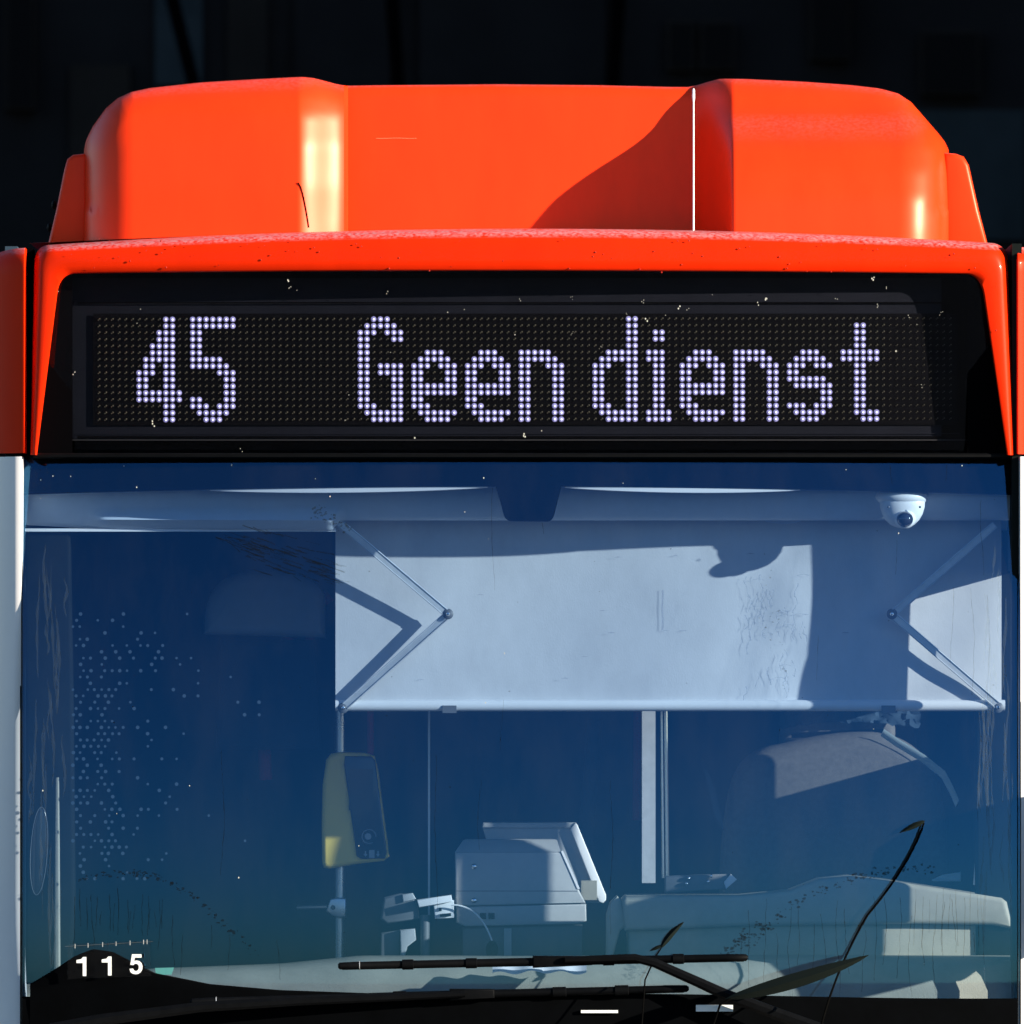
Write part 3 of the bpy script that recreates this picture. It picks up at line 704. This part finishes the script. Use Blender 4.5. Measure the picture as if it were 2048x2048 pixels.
mo = thing('monitor', 'thin tilted monitor seen from behind next to the ticket machine', 'monitor', P(1090, 1806, YT + .2))
MB().extrude([(964, 1652), (1142, 1652), (1200, 1806), (1010, 1806)], YT + .2, YT + .22, .003).build('back', M['grey'], mo)
MB().extrude([(966, 1645), (1150, 1645), (1148, 1656), (964, 1656)], YT + .19, YT + .22, .003).build('top_edge', M['grey'], mo)
MB().extrude([(1141, 1658), (1151, 1645), (1155, 1650), (1212, 1790), (1212, 1800), (1206, 1806), (1198, 1804)], YT + .185, YT + .225, .002).build('side_edge', M['trim'], mo)
MB().pbox(1162, 1761, 1194, 1800, YT + .18, YT + .19).build('port_panel', M['dash'], mo, smooth=False)

pt = thing('payment_terminal', 'small payment terminal in a dark cradle with a white clip and cable', 'terminal', P(820, 1900, YT))
MB().extrude([(761, 1838), (768, 1795), (800, 1787), (825, 1790), (835, 1815), (838, 1838), (775, 1848)], YT - .02, YT + .05, .006).build('cradle', M['dgrey'], pt)
MB().extrude([(804, 1789), (825, 1786), (832, 1798), (806, 1805)], YT - .03, YT + .0, .003).build('terminal', M['grey'], pt)
MB().extrude([(834, 1800), (902, 1790), (905, 1803), (838, 1815)], YT - .06, YT - .0, .002).build('clip_top', M['camwhite'], pt)
MB().extrude([(866, 1803), (908, 1800), (908, 1836), (870, 1838)], YT - .045, YT - .01, .003).build('clip_body', M['camwhite'], pt)
MB().extrude([(880, 1828), (902, 1826), (902, 1832), (880, 1833)], YT - .052, YT - .04).build('slot', M['void'], pt, smooth=False)
MB().extrude([(878, 1816), (883, 1816), (883, 1822), (878, 1822)], YT - .05, YT - .04).build('hole', M['void'], pt, smooth=False)
MB().extrude([(800, 1860), (830, 1857), (832, 1880), (815, 1893), (808, 1920), (801, 1920)], YT - .03, YT + .03, .003).build('foot', M['grey'], pt)
MB().extrude([(762, 1866), (800, 1860), (800, 1930), (760, 1930)], YT - .01, YT + .05, .004).build('base_box', M['dgrey'], pt)
MB().tube([P(850, 1830, YT - .02), P(850, 1925, YT - .02)], .012, 10).build('post', M['dgrey'], pt)
cab = bez((902, 1810), (960, 1808), (985, 1885), 16)
MB().tube([P(a, b, YT - .06) for a, b in cab], .0022, 6).build('cable', M['camwhite'], pt)
MB().ellipsoid(P(984, 1900, YT - .06), 13 * S, .012, 20 * S, 14, 8).build('plug', M['dashb'], pt)

# ------------------------------------------------------------------ driver's place
ps = thing('cab_partition', 'aluminium driver partition post with bright rails below the blind', 'partition', P(1310, 1760, .9))
MB().pbox(1284, 1380, 1311, 1766, .9, .94).build('post', M['alu'], ps, smooth=False)
for x, r in ((1324, .0035), (1333, .0045)):
    MB().tube([P(x - 2, 1380, .86), P(x + 2, 1756, .86)], r, 8).build('rail', M['chrome'], ps)
MB().pbox(856, 1380, 860, 1830, .95, .955).build('glass_edge', M['alu'], ps, smooth=False)
MB().tube([P(1190, 1440, 1.6), P(1170, 1690, 1.6)], .02, 10).build('tube', M['inside'], ps)

dsh = thing('instrument_hood', 'broad grey driver console hood along the lower right of the windscreen', 'console', P(1640, 1990, .3))
MB().extrude([(1250, 1862), (1244, 1800), (1252, 1792), (1480, 1792), (1580, 1782), (1640, 1758), (1700, 1752), (1770, 1760), (1850, 1772), (2004, 1796), (2014, 1804), (2026, 1858), (1985, 1850), (1850, 1848), (1500, 1852)], .34, .62, .012, 4).build('hood', M['dash'], dsh)
MB().extrude([(1255, 1860), (1500, 1850), (1850, 1846), (1990, 1850), (1984, 1915), (1960, 1990), (1260, 1990)], .37, .62, .01, 4).build('front', M['dash'], dsh)
MB().extrude([(1212, 1915), (1213, 1830), (1220, 1806), (1234, 1792), (1242, 1800), (1256, 1850), (1240, 1862), (1225, 1915)], .36, .5, .006).build('end_cap', M['dash'], dsh)
MB().extrude([(1330, 1752), (1452, 1748), (1470, 1762), (1452, 1778), (1330, 1786)], .42, .46, .004).build('button_panel', M['dgrey'], dsh)
MB().extrude([(1448, 1764), (1462, 1748), (1474, 1759), (1452, 1778)], .41, .43, .002).build('panel_end', M['bar'], dsh)
for x, y in ((1378, 1756), (1373, 1767), (1422, 1752), (1416, 1763)):
    MB().ellipsoid(P(x, y, .412), 4 * S, .006, 4 * S, 10, 6).build('button', M['chrome'], dsh)
sc = thing('speaker_column', 'pale round topped column at the right end of the dashboard', 'column', P(1990, 1990, .2))
MB().grid([[Vector((P(1985, 1900, .27).x + r * S * math.cos(a), .27 + r * S * math.sin(a), P(1985, py, .27).z)) for a in [2 * math.pi * k / 36 for k in range(36)]] for py, r in ((1912, 1), (1912, 62), (1916, 66), (1938, 66), (1946, 60), (1952, 46), (1968, 42), (2060, 36))], True).build('drum', M['dash'], sc)
MB().pbox(2005, 1980, 2016, 1984, .20, .235).build('mark', M['void'], sc, smooth=False)

st = thing('driver_seat', 'dark fabric driver seat with rounded backrest below the blind', 'seat', P(1680, 2040, 1.05))
bk = bez((1440, 1860), (1440, 1600), (1475, 1540), 8)[:-1] + bez((1475, 1540), (1500, 1495), (1560, 1488), 6)[:-1] + bez((1560, 1488), (1660, 1462), (1740, 1462), 8)[:-1] + bez((1740, 1462), (1840, 1470), (1880, 1560), 10)[:-1] + bez((1880, 1560), (1905, 1700), (1905, 1860), 8)
MB().extrude(bk, 1.05, 1.25, .05, 5).build('backrest', M['seat'], st, angle=60)
hd = bez((1560, 1490), (1555, 1425), (1610, 1405), 8)[:-1] + bez((1610, 1405), (1680, 1395), (1750, 1405), 8)[:-1] + bez((1750, 1405), (1800, 1430), (1790, 1480), 8)
MB().extrude(hd, 1.1, 1.22, .03, 4).build('headrest', M['seat'], st, angle=60)
tp = [(1768, 1458), (1800, 1480), (1850, 1510), (1890, 1542), (1906, 1572), (1918, 1600)]
MB().grid([[P(a - 7 * k, b + 14 * k, 1.035 + .012 * k * k) for a, b in tp] for k in (0, .5, 1)]).build('piping', M['seatblue'], st)
rows = []
for j in range(8):
    rows.append([P(1560 + 9 * i + R.uniform(-3, 3), 1408 + 7 * j + R.uniform(-3, 3) - 12 * math.sin(math.pi * i / 31), 1.06 + R.uniform(-.008, .008)) for i in range(32)])
MB().grid(rows).build('plastic_cover', M['inside'], st)
MB().grid([[P(1415 + 4 * k + 22 * t, 1545 + 100 * t + 6 * k, 1.04) for t in (0, .3, .6, 1)] for k in (-2, -.5, 1, 3)]).build('side_flap', M['inside'], st)
MB().extrude([(1864, 1760), (1885, 1750), (1922, 1744), (1922, 1763), (1866, 1763)], .9, .92, .003).build('cushion_edge', M['seatblue'], st)
an = thing('antenna', 'thin pale rod standing at the right end of the driver console', 'rod', P(1950, 1770, .5))
MB().tube([P(1963, 1610, .5), P(1957, 1680, .5), P(1953, 1735, .5)], [.0012, .0016, .002], 6).build('rod', M['bar'], an)
MB().tube([P(1953, 1728, .5), P(1951, 1770, .5)], [.005, .006], 8).build('foot', M['bar'], an)

# ------------------------------------------------------------------ things deeper in the bus
for k, (x, y, w_, h_, d, lab) in enumerate(((520, 1142, 130, 130, 1.6, 'faint grey seat back at the left, under the ceiling moulding'),)):
    t = thing('passenger_seat', lab, 'seat', P(x, 1500, d))
    q = bez((408, 1268), (400, 1150), (500, 1142), 10)[:-1] + bez((500, 1142), (640, 1135), (650, 1200), 10) + [(650, 1275)]
    MB().extrude(q, d, d + .08, .03, 4).build('headrest', M['liner'], t)
    MB().extrude([(440, 1280), (630, 1280), (640, 1500), (430, 1500)], d + .02, d + .1, .02).build('backrest', M['inside'], t)
hr = thing('handrail', 'curved red handrail loop deep inside the bus left of the blind', 'handrail', P(560, 1700, 1.9), 'red handrails inside the bus')
MB().tube([P(a, b, 1.9) for a, b in bez((532, 1560), (510, 1290), (660, 1190), 20)], .017, 10).build('rail', M['redrail'], hr)
hr2 = thing('handrail', 'straight red handrail beside the curved one, left of the blind edge', 'handrail', P(622, 1700, 2.2), 'red handrails inside the bus')
MB().tube([P(620, 1430, 2.2), P(620, 1240, 2.2)], .013, 10).build('rail', M['redrail'], hr2)
hr3 = thing('handrail', 'short red handrail right above the yellow card reader', 'handrail', P(741, 1700, 1.7), 'red handrails inside the bus')
MB().tube([P(741, 1560, 1.7), P(741, 1360, 1.7)], .009, 10).build('rail', M['redrail'], hr3)
hr4 = thing('handrail', 'red handrail left of the aluminium partition post', 'handrail', P(1275, 1750, 1.9), 'red handrails inside the bus')
MB().tube([P(1274, 1640, 1.9), P(1276, 1360, 1.9)], .012, 10).build('rail', M['redrail'], hr4)

# ------------------------------------------------------------------ things on the dash
fn = thing('fleet_number_holder', 'clear holder with the white number 115 at the lower left corner', 'number plate', P(220, 1955, -.08))
YN = wy(295, 1930) - .022
MB().add([P(135, 1888, YN + .006), P(300, 1882, YN + .006), P(302, 1952, YN + .006), P(135, 1958, YN + .006)], [(0, 1, 2, 3)]).build('card', M['clear'], fn, smooth=False)
one = [(0, 14), (0, 20), (9, 21.5), (13, 26), (19.5, 26) , (19.5, -12), (12.5, -12), (12.5, 14)]
def dig(poly, cx, cy, s, name):
    MB().extrude([(cx + x * s, cy - y * s) for x, y in poly], YN, YN + .003).build(name, M['digit'], fn, smooth=False)
dig(one, 153, 1940, 1.0, 'digit_one'); dig(one, 203.5, 1939, 1.0, 'digit_one')
five = [(5, 40), (24, 40), (24, 33.2), (10.6, 33.2), (9.4, 26), (11.5, 27.2), (14, 27.6), (19.5, 26.4), (24, 22.5), (26, 16), (25.5, 9.5), (22.5, 4), (17.5, .8), (12.5, 0), (6.5, 1), (2, 4.2), (0, 10.8), (7.2, 11.4), (8.6, 8), (12.6, 6.2), (16.6, 7.8), (18.6, 12), (18.4, 17), (15.8, 20.4), (12.4, 21.2), (9.6, 20.2), (7.8, 18.2), (1.6, 19)]
dig(five, 259, 1948.5, 1.0, 'digit_five')
MB().tube([P(130, 1893, YN), P(306, 1883, YN)], .0004, 5).build('rail', M['dgrey'], fn)
for x in (150, 176, 205, 232, 260, 287, 294): MB().tube([P(x, 1898 - (x - 130) * .06, YN), P(x, 1889 - (x - 130) * .06, YN)], .0008, 5).build('hook', M['grey'], fn)
gc = MB().extrude([(310, 1936), (348, 1935), (343, 1949), (312, 1950)], wy(330, 1940) + .012, wy(330, 1940) + .016).build('card', M['green'])
tag(gc, 'small green card on the dashboard right of the number 115', 'card')
pp = []
for j in range(6):
    pp.append([P(985 + 188 * i / 24, 1922 + 23 * j / 5 + 3 * math.sin(i * .33 + .6) * (1 - j / 8) , -.05 + .03 * (1 - j / 5)) + Vector((0, 0, .004 * math.sin(i * .8))) for i in range(25)])
pa = MB().grid(pp).build('paper', M['paper']); tag(pa, 'crumpled white paper on the dashboard behind the upper wiper', 'paper')

# ------------------------------------------------------------------ plant stems in front of the bus
def stem(label, pts, leaves, y=-.225, r=.0028, near=False):
    t = thing('reed_stem', label, 'plant', (P(*pts[0], y).x, y, 0), 'dark reed stems before the windscreen')
    g0 = P(*pts[0], y)
    def yy(a, b): return y + (wy(a, b) - .02 - y) * sstep(2010, 1900, b) if near and b < 2010 else y
    MB().tube([Vector((g0.x - .05, y, 0))] + [P(a, b, yy(a, b)) for a, b in pts], [r] * (len(pts)) + [r * .6], 7).build('stem', M['stem'], t)
    for q, wd in leaves:
        n = 14; bzz = bez(*q, n); U = []; L = []; C = []
        for i, (a, b) in enumerate(bzz):
            k = wd * math.sin(math.pi * (i / n) ** .8) ** .8 + .3
            a1, b1 = bzz[min(i + 1, n)]; a0, b0 = bzz[max(i - 1, 0)]; l = math.hypot(a1 - a0, b1 - b0) or 1
            nx, ny = -(b1 - b0) / l, (a1 - a0) / l
            q_ = yy(a, b); U.append(P(a + nx * k, b + ny * k, q_)); L.append(P(a - nx * k, b - ny * k, q_)); C.append(P(a, b, q_ - .006 * k / 4))
        MB().grid([U, C, L]).build('leaf', M['leafd'], t)
stem('tall dark reed stem bending right with one drooping leaf at its tip', bez((1640, 2060), (1672, 1935), (1735, 1830), 8)[:-1] + bez((1735, 1830), (1820, 1730), (1848, 1646), 10), [(((1850, 1642), (1830, 1650), (1804, 1664)), 5)], near=True)
stem('short dark reed tip with two small leaves above the upper wiper', [(1283, 2060), (1290, 1960), (1310, 1915), (1325, 1892)], [(((1322, 1896), (1338, 1868), (1368, 1844)), 6), (((1326, 1890), (1312, 1896), (1300, 1902)), 3)], r=.002, near=True)
stem('broad dark reed leaf slanting up beside the lower right wiper arm', [(1420, 2070), (1440, 2010), (1470, 1992)], [(((1450, 1998), (1620, 1958), (1738, 1910)), 15)], r=.003, y=-.235)

# ------------------------------------------------------------------ outside mirror on the driver's side (just out of the picture; it shades the console)
wm = bpy.data.objects.new('wing_mirror', None); col.objects.link(wm); wm.parent = bus
MB().tube([(1.27, .13, 1.22), (1.36, .05, 1.20), (1.47, -.05, 1.21), (1.54, -.12, 1.26), (1.55, -.13, 1.40)], .016, 12).build('arm', M['rubber'], wm)
hm = MB(); rows = []
for z, k in ((1.24, .3), (1.25, .75), (1.28, .95), (1.34, 1), (1.54, 1), (1.59, .95), (1.615, .75), (1.625, .3)):
    rows.append([Vector((1.55 + .05 * k * math.copysign(abs(math.cos(a)) ** .5, math.cos(a)), -.13 + .20 * k * math.copysign(abs(math.sin(a)) ** .6, math.sin(a)), z)) for a in [2 * math.pi * q / 24 for q in range(24)]])
hm.grid(rows, True); hm.f.append(tuple(range(24))); hm.f.append(tuple(7 * 24 + q for q in range(24)))
hm.build('housing', M['rubber'], wm)


# ------------------------------------------------------------------ pale smears down both edges of the windscreen, where the wipers do not reach
M['smear'] = film('pale_smear', (.14, .20, .26), .09)
for side in (0, 1):
    sm2 = MB()
    for k in range(26):
        x = R.uniform(58, 132) if side == 0 else R.uniform(1958, 2026); y0 = R.uniform(1050, 1780); n = R.randint(6, 16); hh = R.uniform(60, 260); ph = R.uniform(0, 6)
        pts = [(x + 3 * math.sin(ph + i * .5) + R.uniform(-1, 1), y0 + hh * i / n) for i in range(n + 1)]
        sm2.ribbon(pts, [R.uniform(1, 7) * math.sin(math.pi * (i + .5) / (n + 1)) + .4 for i in range(n + 1)], gy)
    sm2.build('edge_smears', M['smear'], ws, smooth=False, kind='stuff')
# smears left by the upper end of the wiper sweep
sm3 = MB()
for k in range(40):
    x = R.uniform(470, 660); y = 1075 + (x - 470) * .32 + R.gauss(0, 22)
    sm3.ribbon([(x + 9 * i, y + 3.2 * i + R.uniform(-1, 1)) for i in range(5)], [R.uniform(.8, 3) for i in range(5)], gy)
sm3.build('sweep_smears', M['drip'], ws, smooth=False, kind='stuff')
# ------------------------------------------------------------------ small oval door mirror at the left edge
om = thing('oval_mirror', 'narrow oval mirror just inside the left edge of the windscreen', 'mirror', P(78, 1790, .2))
ov = [(78 + 17 * math.cos(a) + 5 * math.sin(a), 1702 - 88 * math.sin(a)) for a in [2 * math.pi * k / 36 for k in range(36)]]
MB().extrude(ov, .2, .215, .003).build('glass', M['screen'], om)
MB().tube([P(a, b, .199) for a, b in ov] + [P(*ov[0], .199)], .0008, 5).build('rim', M['dgrey'], om)

# scuffs and old damp ripples on the blind
M['scuff'] = film('scuff_marks', (.16, .21, .30), .30)
sf = MB()
yb = lambda a, b: YBL - .008
for x, y in ((1235, 1115), (1330, 1262), (1365, 1262), (1205, 1222), (1222, 1266), (1168, 1314), (1130, 1357), (1500, 1108), (1350, 1112), (840, 1360), (1690, 1266), (1610, 1230), (960, 1190)):
    sf.ribbon([(x - 7, y), (x, y - 1), (x + 8, y - .5)], [.5, R.uniform(1.5, 3), .5], yb)
sf.ribbon([(1325 + .5 * math.sin(i), 1180 + 8 * i) for i in range(11)], 4, yb)
for k in range(34):
    x = R.uniform(1490, 1610); y = R.uniform(1130, 1390); n = 7; ph = R.uniform(0, 6)
    sf.ribbon([(x + 4 * math.sin(ph + i * .9), y + i * R.uniform(4, 7)) for i in range(n)], [R.uniform(.4, 3.2) for i in range(n)], yb)
for k in range(14):
    x = R.uniform(1500, 1600); y = R.uniform(1140, 1360)
    sf.ribbon([(x + 5 * i, y - 3 * math.sin(i * .6)) for i in range(6)], [R.uniform(.4, 1.6) for i in range(6)], yb)
fo = [o for o in bd.children if o.name.startswith('fabric')][0]
sf.build('scuff_marks', M['scuff'], fo, smooth=False, kind='stuff')
